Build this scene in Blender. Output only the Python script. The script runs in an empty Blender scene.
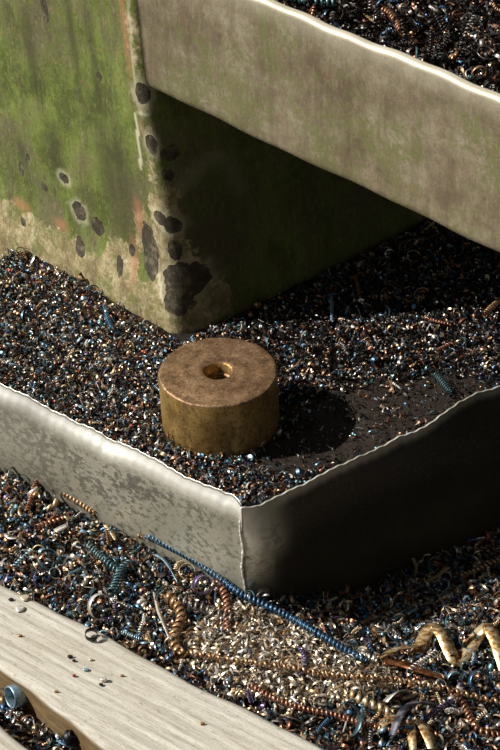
import bpy, math, random
import numpy as np
rng = np.random.default_rng(7); random.seed(7)
S = bpy.context.scene
COL = S.collection
# ------------------------------------------------------------------ camera
F = 1900.0; TH = math.radians(36); RO = math.radians(2.5)
r0 = np.array([1, 0, 0.]); u0 = np.array([0, math.sin(TH), math.cos(TH)]); FW = np.array([0, math.cos(TH), -math.sin(TH)])
RV = math.cos(RO)*r0 - math.sin(RO)*u0; UV = math.sin(RO)*r0 + math.cos(RO)*u0
def ray(x, y): return (x-250)/F*RV + (375-y)/F*UV + FW
CAM = -1.61*ray(220, 421)
def at(x, y, z):
    d = ray(x, y); return CAM + (z-CAM[2])/d[2]*d
def onplane(x, y, p, n):
    d = ray(x, y); return CAM + np.dot(p-CAM, n)/np.dot(d, n)*d
def proj(P):
    v = np.asarray(P)-CAM; d = v@FW
    return 250+F*(v@RV)/d, 375-F*(v@UV)/d
from mathutils import Matrix, Vector
cd = bpy.data.cameras.new('camera'); cam = bpy.data.objects.new('camera', cd); COL.objects.link(cam)
m = Matrix.Identity(4)
for i in range(3):
    m[i][0] = RV[i]; m[i][1] = UV[i]; m[i][2] = -FW[i]; m[i][3] = CAM[i]
cam.matrix_world = m
cd.sensor_fit = 'VERTICAL'; cd.sensor_height = 36; cd.sensor_width = 24; cd.lens = F/750*36
cd.clip_start = .05; cd.clip_end = 50
S.camera = cam
S.cycles.use_denoising = True; S.cycles.sample_clamp_indirect = 2.0; S.cycles.caustics_reflective = False
PX = .00084        # metres per photo pixel around the brass disc

# ------------------------------------------------------------------ materials
def srgb(r, g, b):
    f = lambda c: (c/255/12.92 if c/255 <= .04045 else ((c/255+.055)/1.055)**2.4)
    return (f(r), f(g), f(b), 1)
class NT:
    def __init__(s, name):
        s.m = bpy.data.materials.new(name); s.m.use_nodes = True
        s.t = s.m.node_tree; s.b = s.t.nodes['Principled BSDF']; s.co = s.n('ShaderNodeTexCoord').outputs['Object']
    def n(s, typ, **kw):
        nd = s.t.nodes.new(typ)
        for k, v in kw.items(): setattr(nd, k, v)
        return nd
    def l(s, a, b): s.t.links.new(a, b)
    def noise(s, scale, detail=6, rough=.6, vec=None, stretch=None, dist=0):
        v = vec or s.co
        if stretch:
            mp = s.n('ShaderNodeMapping'); s.l(v, mp.inputs[0]); mp.inputs['Scale'].default_value = stretch; v = mp.outputs[0]
        nd = s.n('ShaderNodeTexNoise'); s.l(v, nd.inputs['Vector'])
        nd.inputs['Scale'].default_value = scale; nd.inputs['Detail'].default_value = detail; nd.inputs['Roughness'].default_value = rough
        nd.inputs['Distortion'].default_value = dist
        return nd.outputs['Fac']
    def ramp(s, fac, stops):
        nd = s.n('ShaderNodeValToRGB'); s.l(fac, nd.inputs[0]); cr = nd.color_ramp
        while len(cr.elements) < len(stops): cr.elements.new(.5)
        for e, (p, c) in zip(cr.elements, stops):
            e.position = p; e.color = c if isinstance(c, tuple) else (c, c, c, 1)
        return nd.outputs[0]
    def mix(s, fac, a, b, typ='MIX'):
        nd = s.n('ShaderNodeMix', data_type='RGBA', blend_type=typ)
        for k, v in ((0, fac), (6, a), (7, b)):
            if hasattr(v, 'is_output'): s.l(v, nd.inputs[k])
            else: nd.inputs[k].default_value = v
        return nd.outputs[2]
    def math(s, op, a, b=0):
        nd = s.n('ShaderNodeMath', operation=op)
        for k, v in ((0, a), (1, b)):
            if hasattr(v, 'is_output'): s.l(v, nd.inputs[k])
            else: nd.inputs[k].default_value = v
        return nd.outputs[0]
    def attr(s, name): return s.n('ShaderNodeAttribute', attribute_name=name).outputs['Fac']
    def bump(s, h, dist, strength=1):
        nd = s.n('ShaderNodeBump'); s.l(h, nd.inputs['Height']); nd.inputs['Distance'].default_value = dist; nd.inputs['Strength'].default_value = strength
        s.l(nd.outputs[0], s.b.inputs['Normal'])
    def set(s, color=None, rough=None, metal=None, spec=None):
        for k, v in (('Base Color', color), ('Roughness', rough), ('Metallic', metal), ('Specular IOR Level', spec)):
            if v is None: continue
            if hasattr(v, 'is_output'): s.l(v, s.b.inputs[k])
            else: s.b.inputs[k].default_value = v
        return s.m

def metal_mat(name, c, c2, rough=.32, metal=.72):
    t = NT(name); rough += .08
    f = t.noise(260, 3)
    col = t.ramp(f, [(.35, c), (.65, c2)])
    return t.set(col, rough, metal)
CH = {
 'blue':   metal_mat('tempered_blue_steel', srgb(84, 124, 154), srgb(50, 78, 108)),
 'sky':    metal_mat('pale_blue_steel', srgb(172, 200, 214), srgb(116, 152, 172)),
 'teal':   metal_mat('teal_steel', srgb(98, 130, 132), srgb(62, 88, 94)),
 'straw':  metal_mat('straw_steel', srgb(238, 216, 176), srgb(196, 166, 122)),
 'bronze': metal_mat('bronze_steel', srgb(196, 156, 114), srgb(134, 98, 66)),
 'copper': metal_mat('copper_tint_steel', srgb(186, 132, 102), srgb(126, 82, 62)),
 'silver': metal_mat('bright_steel', srgb(244, 238, 228), srgb(204, 196, 184)),
 'grey':   metal_mat('grey_steel', srgb(150, 142, 134), srgb(100, 94, 88)),
 'dark':   metal_mat('oil_black_steel', srgb(64, 57, 52), srgb(30, 26, 24), .26),
 'violet': metal_mat('violet_steel', srgb(124, 108, 146), srgb(78, 70, 108)),
 'red':    metal_mat('red_tint_steel', srgb(176, 78, 56), srgb(118, 56, 46)),
 'tan':    metal_mat('tan_steel', srgb(236, 222, 198), srgb(196, 172, 140)),
}
def banded(name, c1, c2, c3, scale):
    t = NT(name); f = t.noise(scale, 3, .6); g = t.noise(scale*.35, 2)
    col = t.ramp(f, [(.36, c1), (.5, c2), (.62, c3)])
    t.bump(g, .0006, .5)
    return t.set(col, .4, .7)
CH['goldribbon'] = banded('gold_ribbon_steel', srgb(120, 82, 48), srgb(214, 170, 110), srgb(250, 232, 190), 240)
CH['brownribbon'] = banded('brown_ribbon_steel', srgb(80, 45, 25), srgb(140, 85, 50), srgb(180, 120, 75), 160)
CH['darkribbon'] = banded('slate_ribbon_steel', srgb(40, 40, 46), srgb(85, 85, 95), srgb(150, 150, 158), 120)
CNAME = dict(blue='blue', sky='pale blue', teal='teal', straw='straw yellow', bronze='bronze', copper='copper red', silver='bright silver',
             grey='grey', dark='black oily', violet='violet', red='red', tan='tan')

# green painted cast iron
t = NT('green_painted_iron')
n1 = t.noise(18, 10, .72); n2 = t.noise(46, 8, .7, stretch=(1, 1, .14)); n3 = t.noise(260, 6, .75); n4 = t.noise(70, 9, .75, dist=.5)
g = t.ramp(n1, [(.4, srgb(88, 98, 44)), (.5, srgb(118, 132, 58)), (.6, srgb(142, 152, 80))])
g = t.mix(t.ramp(n2, [(.46, 0.), (.66, .75)]), g, srgb(92, 86, 62))
g = t.mix(t.ramp(t.noise(9, 8, .7), [(.5, 0.), (.6, .8)]), g, srgb(100, 92, 70))
g = t.mix(t.ramp(n3, [(.58, 0.), (.72, .5)]), g, srgb(176, 172, 110))
g = t.mix(t.ramp(t.noise(120, 7, .75), [(.6, 0.), (.67, .8)]), g, srgb(158, 116, 86))
n5 = t.noise(330, 7, .8, stretch=(1, 1, .35)); n6 = t.noise(190, 8, .8)
g = t.mix(t.ramp(n5, [(.55, 0.), (.6, .22)]), g, srgb(196, 192, 132))
g = t.mix(t.ramp(n6, [(.53, 0.), (.6, .5)]), g, srgb(76, 76, 44))
g = t.mix(t.ramp(t.noise(420, 5, .8, stretch=(1, 1, .06)), [(.57, 0.), (.61, .55)]), g, srgb(80, 82, 48))
g = t.mix(t.math('MULTIPLY', t.attr('soot'), .9), g, srgb(72, 70, 46))
pr = t.ramp(n4, [(.38, srgb(130, 114, 78)), (.5, srgb(174, 160, 118)), (.62, srgb(200, 188, 148))])
pr = t.mix(t.ramp(n3, [(.48, 0.), (.62, .6)]), pr, srgb(140, 112, 80))
pr = t.mix(t.ramp(t.noise(38, 8, .75, stretch=(1, 1, .5)), [(.49, 0.), (.6, .8)]), pr, srgb(122, 106, 72))
pr = t.mix(t.ramp(t.noise(52, 8, .75), [(.5, 0.), (.57, .75)]), pr, srgb(118, 122, 66))
pr = t.mix(t.ramp(n6, [(.53, 0.), (.6, .6)]), pr, srgb(104, 92, 64))
pr = t.mix(t.ramp(n5, [(.55, 0.), (.6, .3)]), pr, srgb(226, 216, 182))
pm = t.math('ADD', t.attr('primer'), t.math('MULTIPLY', t.math('SUBTRACT', n4, .5), 1.6))
pm = t.ramp(pm, [(.44, 0.), (.58, 1.)])
c = t.mix(pm, g, pr)
c = t.mix(t.attr('pink'), c, srgb(196, 128, 98))
c = t.mix(t.attr('pale'), c, srgb(228, 220, 186))
bare = t.ramp(t.noise(90, 8, .75), [(.36, srgb(52, 45, 36)), (.52, srgb(84, 77, 62)), (.64, srgb(134, 124, 100))])
bm = t.ramp(t.math('ADD', t.attr('bare'), t.math('MULTIPLY', t.math('SUBTRACT', n4, .5), .9)), [(.46, 0.), (.54, 1.)])
c = t.mix(bm, c, bare)
h = t.math('ADD', t.math('MULTIPLY', n3, .4), t.math('MULTIPLY', n2, .6))
h = t.math('SUBTRACT', h, t.math('MULTIPLY', bm, .9))
t.bump(h, .0016, 1.)
M_GREEN = t.set(c, .62, 0., .3)

# dirty sheet of the upper tray
t = NT('grimy_sheet_steel')
n1 = t.noise(22, 9, .72); n2 = t.noise(60, 8, .7, stretch=(1, 1, .12)); n3 = t.noise(200, 8, .75, dist=.4)
c = t.ramp(n1, [(.38, srgb(116, 102, 80)), (.5, srgb(146, 132, 106)), (.62, srgb(168, 156, 130))])
c = t.mix(t.ramp(n2, [(.49, 0.), (.62, .5)]), c, srgb(104, 88, 66))
gm = t.ramp(t.math('ADD', t.math('MULTIPLY', n3, .5), t.math('MULTIPLY', t.noise(16, 5, .7), .6)), [(.545, 0.), (.61, .75)])
c = t.mix(gm, c, srgb(122, 124, 74))
c = t.mix(t.ramp(t.noise(60, 8, .75), [(.53, 0.), (.64, .4)]), c, srgb(130, 98, 78))
c = t.mix(t.ramp(t.noise(380, 7, .8), [(.53, 0.), (.6, .4)]), c, srgb(96, 84, 66))
c = t.mix(t.ramp(t.noise(260, 8, .8, stretch=(1, 1, .4)), [(.55, 0.), (.61, .25)]), c, srgb(190, 178, 146))
c = t.mix(t.ramp(t.noise(150, 8, .8), [(.57, 0.), (.61, .6)]), c, srgb(112, 122, 60))
c = t.mix(t.attr('worn_lit'), c, srgb(226, 216, 190))
t.bump(t.math('ADD', n3, n2), .0007, .5)
M_UP = t.set(c, .5, .25)

# pale mottled sheet of the lower tray
t = NT('mottled_sheet_steel')
n1 = t.noise(12, 6, .6); n2 = t.noise(150, 8, .75, stretch=(1, 1, 1.5)); n3 = t.noise(24, 4, .6)
c = t.ramp(n1, [(.38, srgb(180, 176, 156)), (.6, srgb(208, 203, 184))])
mm = t.math('ADD', t.math('MULTIPLY', n2, .75), t.math('MULTIPLY', n3, .35))
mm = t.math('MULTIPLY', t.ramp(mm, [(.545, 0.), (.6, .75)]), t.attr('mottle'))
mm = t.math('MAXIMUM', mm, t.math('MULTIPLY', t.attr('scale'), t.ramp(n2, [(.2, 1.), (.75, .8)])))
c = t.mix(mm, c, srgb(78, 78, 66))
c = t.mix(t.attr('scale'), c, srgb(44, 40, 36))  # shade of the right wall, painted into its colour
c = t.mix(t.ramp(t.noise(420, 7, .8), [(.545, 0.), (.59, .45)]), c, srgb(120, 116, 100))
c = t.mix(t.math('MULTIPLY', t.attr('grime'), t.ramp(n1, [(.38, .5), (.6, 1.)])), c, srgb(120, 112, 88))
c = t.mix(t.attr('worn_lit'), c, srgb(248, 245, 234))  # pale wear, plus light painted on the rim and corner
t.bump(t.math('ADD', n2, n1), .0006, .5)
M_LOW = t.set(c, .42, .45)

# brass
def brass(name, ca, cb, cc, rough):
    t = NT(name); n1 = t.noise(34, 9, .75); n2 = t.noise(300, 6, .75); n3 = t.noise(80, 8, .75, stretch=(1, 1, .5))
    c = t.ramp(n1, [(.38, ca), (.5, cb), (.62, cc)])
    c = t.mix(t.ramp(n2, [(.54, 0.), (.64, .7)]), c, srgb(62, 44, 28))
    c = t.mix(t.ramp(n3, [(.5, 0.), (.6, .55)]), c, srgb(92, 70, 42))
    c = t.mix(t.ramp(t.noise(520, 6, .8), [(.55, 0.), (.585, .6)]), c, srgb(54, 38, 24))
    c = t.mix(t.ramp(t.noise(400, 6, .8), [(.57, 0.), (.61, .5)]), c, srgb(226, 192, 146))
    t.bump(t.math('ADD', n2, n3), .0005, .55)
    return t.set(c, rough, .65)
M_BRS = brass('aged_brass_side', srgb(150, 116, 62), srgb(186, 150, 86), srgb(208, 174, 112), .46)
M_BRT = brass('aged_brass_top', srgb(116, 88, 62), srgb(154, 120, 88), srgb(182, 148, 112), .52)

# wood
t = NT('weathered_wood')
n1 = t.noise(170, 9, .78, stretch=(.04, 1, 1)); n2 = t.noise(600, 6, .8, stretch=(.12, 1, 1)); n3 = t.noise(14, 5, .6)
wv = t.n('ShaderNodeTexWave', wave_type='BANDS', bands_direction='Y')
mp = t.n('ShaderNodeMapping'); t.l(t.co, mp.inputs[0]); mp.inputs['Scale'].default_value = (.25, 1, 1); t.l(mp.outputs[0], wv.inputs[0])
wv.inputs['Scale'].default_value = 32; wv.inputs['Distortion'].default_value = 5.5; wv.inputs['Detail'].default_value = 3; wv.inputs['Detail Scale'].default_value = 1.2
gr = t.math('ADD', t.math('MULTIPLY', n1, .7), t.math('MULTIPLY', wv.outputs['Fac'], .05))
gr = t.math('ADD', gr, t.math('MULTIPLY', n2, .25))
c = t.ramp(gr, [(.36, srgb(164, 156, 140)), (.52, srgb(200, 194, 180)), (.66, srgb(216, 212, 200))])
c = t.mix(t.ramp(n3, [(.5, 0.), (.75, .45)]), c, srgb(182, 173, 152))
c = t.mix(t.attr('side_tone'), c, t.ramp(n1, [(.4, srgb(98, 78, 50)), (.6, srgb(136, 112, 76))]))
c = t.mix(t.ramp(t.noise(260, 7, .75, stretch=(.5, 1, 1)), [(.59, 0.), (.66, .7)]), c, srgb(116, 98, 74))
c = t.mix(t.ramp(t.noise(700, 5, .8, stretch=(.06, 1, 1)), [(.53, 0.), (.58, .4)]), c, srgb(136, 122, 96))
c = t.mix(t.ramp(t.noise(480, 6, .8), [(.57, 0.), (.61, .5)]), c, srgb(132, 116, 90))
t.bump(gr, .001, .7)
M_WOOD = t.set(c, .8, 0., .2)

# grit below the shavings
def grit(name, ca, cb, cp=None):
    t = NT(name); n1 = t.noise(240, 6, .75); n2 = t.noise(700, 3, .7)
    c = t.ramp(n1, [(.35, ca), (.68, cb)])
    if cp:
        a = t.ramp(t.math('ADD', t.attr('dust'), t.math('MULTIPLY', t.math('SUBTRACT', t.noise(30, 6), .5), 1.2)), [(.3, 0.), (.7, 1.)])
        c = t.mix(a, c, t.ramp(n1, [(.3, cp[0]), (.7, cp[1])]))
    t.bump(t.math('ADD', n1, n2), .002, 1.)
    return t.set(c, .75, 0., .3)
M_GRIT = grit('black_grit', srgb(16, 14, 12), srgb(48, 40, 34), (srgb(28, 22, 17), srgb(62, 51, 40)))
M_FLOOR = grit('dark_floor', srgb(24, 21, 18), srgb(52, 46, 40))
M_INK = metal_mat('black_bolt_steel', srgb(40, 40, 44), srgb(20, 20, 22), .3)

# ------------------------------------------------------------------ mesh helpers
def make_mesh(name, V, Q, mats, midx=None, smooth=True, attrs=None):
    V = np.asarray(V, np.float32); me = bpy.data.meshes.new(name)
    if isinstance(Q, list) and len({len(q) for q in Q}) > 1:
        me.from_pydata(V.tolist(), [], [list(map(int, q)) for q in Q])
    else:
        Q = np.asarray(Q, np.int32); k = Q.shape[1]; nf = len(Q)
        me.vertices.add(len(V)); me.vertices.foreach_set('co', V.ravel())
        me.loops.add(nf*k); me.loops.foreach_set('vertex_index', Q.ravel())
        me.polygons.add(nf); me.polygons.foreach_set('loop_start', np.arange(nf, dtype=np.int32)*k)
        try: me.polygons.foreach_set('loop_total', np.full(nf, k, np.int32))
        except Exception: pass
        me.update(calc_edges=True); me.validate()
    for mt in (mats if isinstance(mats, list) else [mats]): me.materials.append(mt)
    n = len(me.polygons)
    if midx is not None and n == len(midx): me.polygons.foreach_set('material_index', np.asarray(midx, np.int32))
    if smooth: me.polygons.foreach_set('use_smooth', np.ones(n, bool))
    if attrs:
        for k, v in attrs.items():
            a = me.attributes.new(k, 'FLOAT', 'POINT'); a.data.foreach_set('value', np.asarray(v, np.float32).ravel())
    me.update(); return me
def link(name, me, parent=None, loc=None):
    o = bpy.data.objects.new(name, me); COL.objects.link(o)
    if parent: o.parent = parent
    if loc is not None: o.location = loc
    return o
def tag(o, label, cat, group=None, kind=None):
    o['label'] = label; o['category'] = cat
    if group: o['group'] = group
    if kind: o['kind'] = kind
    return o
def empty(name, label, cat, loc=(0, 0, 0)):
    o = bpy.data.objects.new(name, None); COL.objects.link(o); o.location = loc; o.empty_display_size = .02
    return tag(o, label, cat)
def grid_quads(nu, nv):
    i = np.arange(nu-1)[:, None]*nv + np.arange(nv-1)[None]
    return np.stack([i, i+nv, i+nv+1, i+1], -1).reshape(-1, 4)
def shell(P, thick, N):
    """grid P (nu,nv,3) with inward normals N (3,) or grid -> closed sheet of real thickness"""
    nu, nv = P.shape[:2]; A = P.reshape(-1, 3); B = (P+np.asarray(N)*thick).reshape(-1, 3); n = len(A)
    q = grid_quads(nu, nv); qs = [q, q[:, ::-1]+n]
    def rim(ix):
        ix = np.asarray(ix); a, b = ix[:-1], ix[1:]; qs.append(np.stack([a, a+n, b+n, b], 1))
    I = np.arange(nu*nv).reshape(nu, nv)
    rim(I[0, :]); rim(I[-1, ::-1]); rim(I[::-1, 0]); rim(I[:, -1])
    return np.vstack([A, B]), np.vstack(qs)
def rotm(n):
    q = rng.normal(size=(n, 4)); q /= np.linalg.norm(q, axis=1)[:, None]; w, x, y, z = q.T
    return np.stack([1-2*(y*y+z*z), 2*(x*y-w*z), 2*(x*z+w*y), 2*(x*y+w*z), 1-2*(x*x+z*z), 2*(y*z-w*x), 2*(x*z-w*y), 2*(y*z+w*x), 1-2*(x*x+y*y)], 1).reshape(n, 3, 3)
_ph = rng.uniform(0, 6.28, (24, 2)); _dr = rng.normal(size=(24, 2))
def fnoise(x, y, scale, k0=0, k=8):
    s = 0
    for i in range(k0, k0+k):
        d = _dr[i]/np.linalg.norm(_dr[i])*(1+.25*(i-k0))
        s = s+np.sin((x*d[0]+y*d[1])*scale+_ph[i, 0])/(1+.3*(i-k0))
    return s/3
def sm(t):
    t = np.clip(t, 0, 1); return t*t*(3-2*t)
def unit(v): v = np.asarray(v, float); return v/np.linalg.norm(v)
def dirz(deg): return np.array([math.cos(math.radians(deg)), math.sin(math.radians(deg)), 0.])

# strips ----------------------------------------------------------------
def strip(P, side, w, th=None):
    """ribbon along path P, width direction side, width w; th: real thickness (closed), else a foil"""
    P = np.asarray(P, float); n = len(P); w = np.broadcast_to(w, n)[:, None]/2
    T = np.gradient(P, axis=0); T /= np.linalg.norm(T, axis=1)[:, None]+1e-12
    side = np.broadcast_to(side, P.shape); side = side-(side*T).sum(1)[:, None]*T; side = side/(np.linalg.norm(side, axis=1)[:, None]+1e-12)
    if th is None:
        V = np.stack([P-side*w, P+side*w], 1).reshape(-1, 3); i = np.arange(n-1)*2
        return V, np.stack([i, i+1, i+3, i+2], 1)
    N = np.cross(T, side)*th/2
    V = np.stack([P-side*w-N, P+side*w-N, P+side*w+N, P-side*w+N], 1).reshape(-1, 3)
    i = (np.arange(n-1)*4)[:, None]; k = np.arange(4)[None]; k2 = (k+1) % 4
    q = np.stack([i+k, i+k2, i+4+k2, i+4+k], -1).reshape(-1, 4)
    e = (n-1)*4
    return V, np.vstack([q, [[3, 2, 1, 0], [e, e+1, e+2, e+3]]])
def resample(A, step):
    A = np.asarray(A, float); 
    if len(A) > 2:   # catmull-rom
        E = np.vstack([2*A[0]-A[1], A, 2*A[-1]-A[-2]]); out = []
        for i in range(1, len(E)-2):
            p0, p1, p2, p3 = E[i-1:i+3]; t = np.linspace(0, 1, 24, endpoint=False)[:, None]
            out.append(.5*(2*p1+(p2-p0)*t+(2*p0-5*p1+4*p2-p3)*t*t+(3*p1-p0-3*p2+p3)*t**3))
        A = np.vstack(out+[A[-1:]])
    d = np.r_[0, np.cumsum(np.linalg.norm(np.diff(A, axis=0), axis=1))]
    n = max(3, int(d[-1]/step)+1); s = np.linspace(0, d[-1], n)
    return np.stack([np.interp(s, d, A[:, k]) for k in range(3)], 1), s
def helix(A, r, pitch, per=12, ph=0., jit=0., rr=None):
    P, s = resample(A, pitch/per); n = len(P)
    T = np.gradient(P, axis=0); T /= np.linalg.norm(T, axis=1)[:, None]
    u = np.cross(T[0], [0.3, .2, 1.]); u /= np.linalg.norm(u); Us = [u]
    for i in range(1, n):
        u = u-np.dot(u, T[i])*T[i]; u /= np.linalg.norm(u); Us.append(u)
    Us = np.array(Us); W = np.cross(T, Us); a = s/pitch*2*math.pi+ph
    rad = np.full(n, r)*(1+jit*np.sin(s/pitch*.9+1)) if jit else np.full(n, r)
    if rr is not None: rad = rad*np.interp(s/s[-1], [0, 1], rr)
    return P+rad[:, None]*(np.cos(a)[:, None]*Us+np.sin(a)[:, None]*W), T
# unit templates: size about 1
def tp_curl(th=None, a=None, w=None, n=13, grow=None, lift=None):
    a = a or rng.uniform(3.2, 7.5); g = grow if grow is not None else rng.uniform(-.35, .35); l = lift if lift is not None else rng.uniform(-.5, .5)
    t = np.linspace(0, 1, n); rad = .5*(1+g*(t-.5)); ang = t*a
    P = np.stack([rad*np.cos(ang), rad*np.sin(ang), l*(t-.5)], 1)
    W = (w or rng.uniform(.14, .42))*np.interp(t, [0, .12, .85, 1], [.5, 1, 1, .4])
    return strip(P, np.array([0, 0, 1.]), W, th)
def tp_coil(th=None, turns=None, r=None, w=None, per=9):
    tn = turns or rng.uniform(2.5, 6); r = r or rng.uniform(.13, .22); b = rng.uniform(-.25, .25)
    A = np.array([[-.5, 0, 0], [0, b*.5, b*.3], [.5, 0, 0]])
    p = 1/tn; P, T = helix(A, r, p, per, rr=(1, rng.uniform(.7, 1.2)))
    return strip(P, T, (w or rng.uniform(.4, .62))*p, th)
def tp_flake(th=None):
    n = 5; t = np.linspace(-.5, .5, n); b = rng.uniform(-.9, .9)
    P = np.stack([t, .1*rng.normal(size=n).cumsum()*.4, b*(t*t-.1)], 1)
    W = rng.uniform(.3, .7)*np.array([.45, .9, 1, .85, .35])*rng.uniform(.75, 1.2, n)
    sd = unit([0, 1, rng.uniform(-.5, .5)])
    return strip(P, sd, W, th)
def tp_wire(th=None, n=11):
    t = np.linspace(0, 1, n); a = rng.uniform(1.5, 6); l = rng.uniform(-.5, .5)
    P = np.stack([.5*np.cos(a*t)*(1+.3*t), .5*np.sin(a*t), l*(t-.5)], 1)
    return strip(P, unit([rng.normal(), rng.normal(), 1]), rng.uniform(.09, .17), th)
LIB = dict(curl=[tp_curl() for _ in range(18)], coil=[tp_coil() for _ in range(10)], flake=[tp_flake() for _ in range(16)], wire=[tp_wire() for _ in range(14)])
PAL = list(CNAME)

class Pile:
    """collects thousands of shavings nobody could count into one mesh"""
    def __init__(s): s.V, s.Q, s.M, s.n = [], [], [], 0
    def add(s, kind, pos, size, pal, flat=.0):
        n = len(pos); ks = np.array([PAL.index(k) for k in pal]); pw = np.array(list(pal.values()), float); pw /= pw.sum()
        which = rng.integers(0, len(LIB[kind]), n); R = rotm(n); mat = rng.choice(ks, n, p=pw)
        for k, (tv, tq) in enumerate(LIB[kind]):
            ix = np.where(which == k)[0]
            if not len(ix): continue
            v = np.einsum('nij,vj->nvi', R[ix], tv)*size[ix][:, None, None]
            if flat: v[:, :, 2] *= (1-flat)
            v += pos[ix][:, None]
            q = tq[None]+(np.arange(len(ix))*len(tv))[:, None, None]+s.n
            s.V.append(v.reshape(-1, 3)); s.Q.append(q.reshape(-1, 4)); s.M.append(np.repeat(mat[ix], len(tq))); s.n += len(ix)*len(tv)
    def build(s, name, base=None):
        V = np.vstack(s.V); Q = np.vstack(s.Q); M = np.concatenate(s.M); at_ = None; mats = [CH[k] for k in PAL]
        if base:
            bv, bq, bm, ba = base; Q = np.vstack([Q, bq+len(V)]); M = np.r_[M, np.full(len(bq), len(mats))]
            at_ = {'dust': np.r_[np.zeros(len(V)), ba]}; V = np.vstack([V, bv]); mats.append(bm)
        return link(name, make_mesh(name, V, Q, mats, M, True, at_))

# ------------------------------------------------------------------ layout of the place
ZR = .012; ZF = -.14
K = at(240, 507, ZR)                                   # top corner of the lower tray
A1, B1 = dirz(139.6), dirz(30.3)                       # its two walls
BASE = at(183, 340, 0)                                 # foot of the green column's corner
A2, B2 = dirz(132.5), dirz(38.2)                       # the column's two faces
n_left = np.array([-A1[1], A1[0], 0]); n_left = -n_left if n_left@np.array([-1, -1, 0]) < 0 else n_left     # outward normals
n_right = np.array([B1[1], -B1[0], 0])
nc_left = np.array([-A2[1], A2[0], 0]); nc_left = -nc_left if nc_left@np.array([-1, -1, 0]) < 0 else nc_left
nc_right = np.array([B2[1], -B2[0], 0])
ZP = -.073                                             # top of the planks
pu0, pu1 = at(0, 581, ZP), at(325, 750, ZP)            # plank upper edge
pl0, pl1 = at(0, 668, ZP), at(112, 750, ZP)            # plank lower edge
pe = unit(pu1-pu0); pn = np.array([pe[1], -pe[0], 0]); pn = pn if pn[1] < 0 else -pn
le = unit(pl1-pl0); ln = np.array([le[1], -le[0], 0]); ln = ln if ln[1] < 0 else -ln

def HT(x, y):                                           # shavings inside the lower tray
    return .0015*fnoise(x, y, 60)+.0012*fnoise(x, y, 150, 8)-.0005
def HG(x, y):                                           # shavings on the ground
    x = np.asarray(x, float); y = np.asarray(y, float)
    dx, dy = x-K[0], y-K[1]
    b = dx*B1[0]+dy*B1[1]; dr = dx*n_right[0]+dy*n_right[1]
    drop = .05*sm((b+.005)/.12)*(1-.62*sm(dr/.14))
    z = -.0845-drop
    gap = (x-pl0[0])*ln[0]+(y-pl0[1])*ln[1]
    g = sm((gap+.03)/.03)
    z = z*(1-g)+(-.106)*g
    z = z+.0028*fnoise(x, y, 45)+.0016*fnoise(x, y, 120, 8)
    return np.maximum(z, ZF+.003)
ZU = .352
def HU(x, y): return ZU+.003*fnoise(x, y, 55)+.002*fnoise(x, y, 130, 8)
def hit(px, py, H):
    z = float(H(0, 0)); p = None
    for _ in range(12):
        p = at(px, py, z); z = .5*z+.5*float(H(p[0], p[1]))
    return np.array([p[0], p[1], float(H(p[0], p[1]))])

# ------------------------------------------------------------------ floor
def quad_obj(name, cx, cy, sx, sy, z, mat, n=2):
    u = np.linspace(-.5, .5, n); X, Y = np.meshgrid(u*sx+cx, u*sy+cy, indexing='ij')
    P = np.stack([X, Y, np.full_like(X, z)], -1); V, Q = shell(P, .02, (0, 0, -1))
    return link(name, make_mesh(name, V, Q, mat, None, False))
fl = quad_obj('floor', .05, .1, 2.6, 2.4, ZF, M_FLOOR); fl['kind'] = 'structure'

# ------------------------------------------------------------------ green machine column
ed = [(183, 340), (170, 262), (158, 190), (147, 130), (142, 85), (133, 0)]
ev = [onplane(x, y, BASE, nc_left) for x, y in ed]
ez = np.array([p[2] for p in ev]); ea = np.array([(p-BASE)@A2 for p in ev])
sl = (ea[-1]-ea[-2])/(ez[-1]-ez[-2])
def cshift(z): return np.where(z > ez[-1], ea[-1]+sl*(z-ez[-1]), np.interp(z, ez, ea))
ZT = .62; LA, LB = .56, .46; RC = .024
zs = np.r_[np.linspace(ZF+.004, -.01, 6), np.arange(-.004, .44, .0028), np.linspace(.45, ZT, 24)]
sl_ = -np.r_[np.linspace(LA, .36, 20), np.arange(.355, RC, -.0028)]
sr_ = np.r_[np.arange(RC, .2, .0035), np.linspace(.205, LB, 24)]
ta = np.linspace(0, 1, 27)[1:-1]
ss = np.r_[sl_, -RC+2*RC*ta, sr_]
nu, nv = len(ss), len(zs); P = np.zeros((nu, nv, 3)); SS = np.repeat(ss[:, None], nv, 1); ZZ = np.repeat(zs[None], nu, 0)
inset = .009*sm(zs/.07); inset[zs < 0] = 0
for j, z in enumerate(zs):
    c = BASE*[1, 1, 0]+A2*float(cshift(z))-nc_left*inset[j]
    rc = RC*(1+.35*(1-sm(z/.1)))
    for i, s in enumerate(ss):
        if s <= -RC: p = c+A2*(rc*.8+(-s-RC))
        elif s >= RC: p = c+B2*(rc*1.9+(s-RC))
        else:
            q = (s+RC)/(2*RC); p = (1-q)**2*(c+A2*rc*.8)+2*q*(1-q)*c+q*q*(c+B2*rc*1.9)
        P[i, j, :2] = p[:2]; P[i, j, 2] = z
bmp = (.0012*fnoise(SS, ZZ, 26)+.0006*fnoise(SS, ZZ, 80, 8))
P[:, :, :2] += bmp[:, :, None]*np.where((SS < 0)[:, :, None], nc_left[:2], nc_right[:2])
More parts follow.
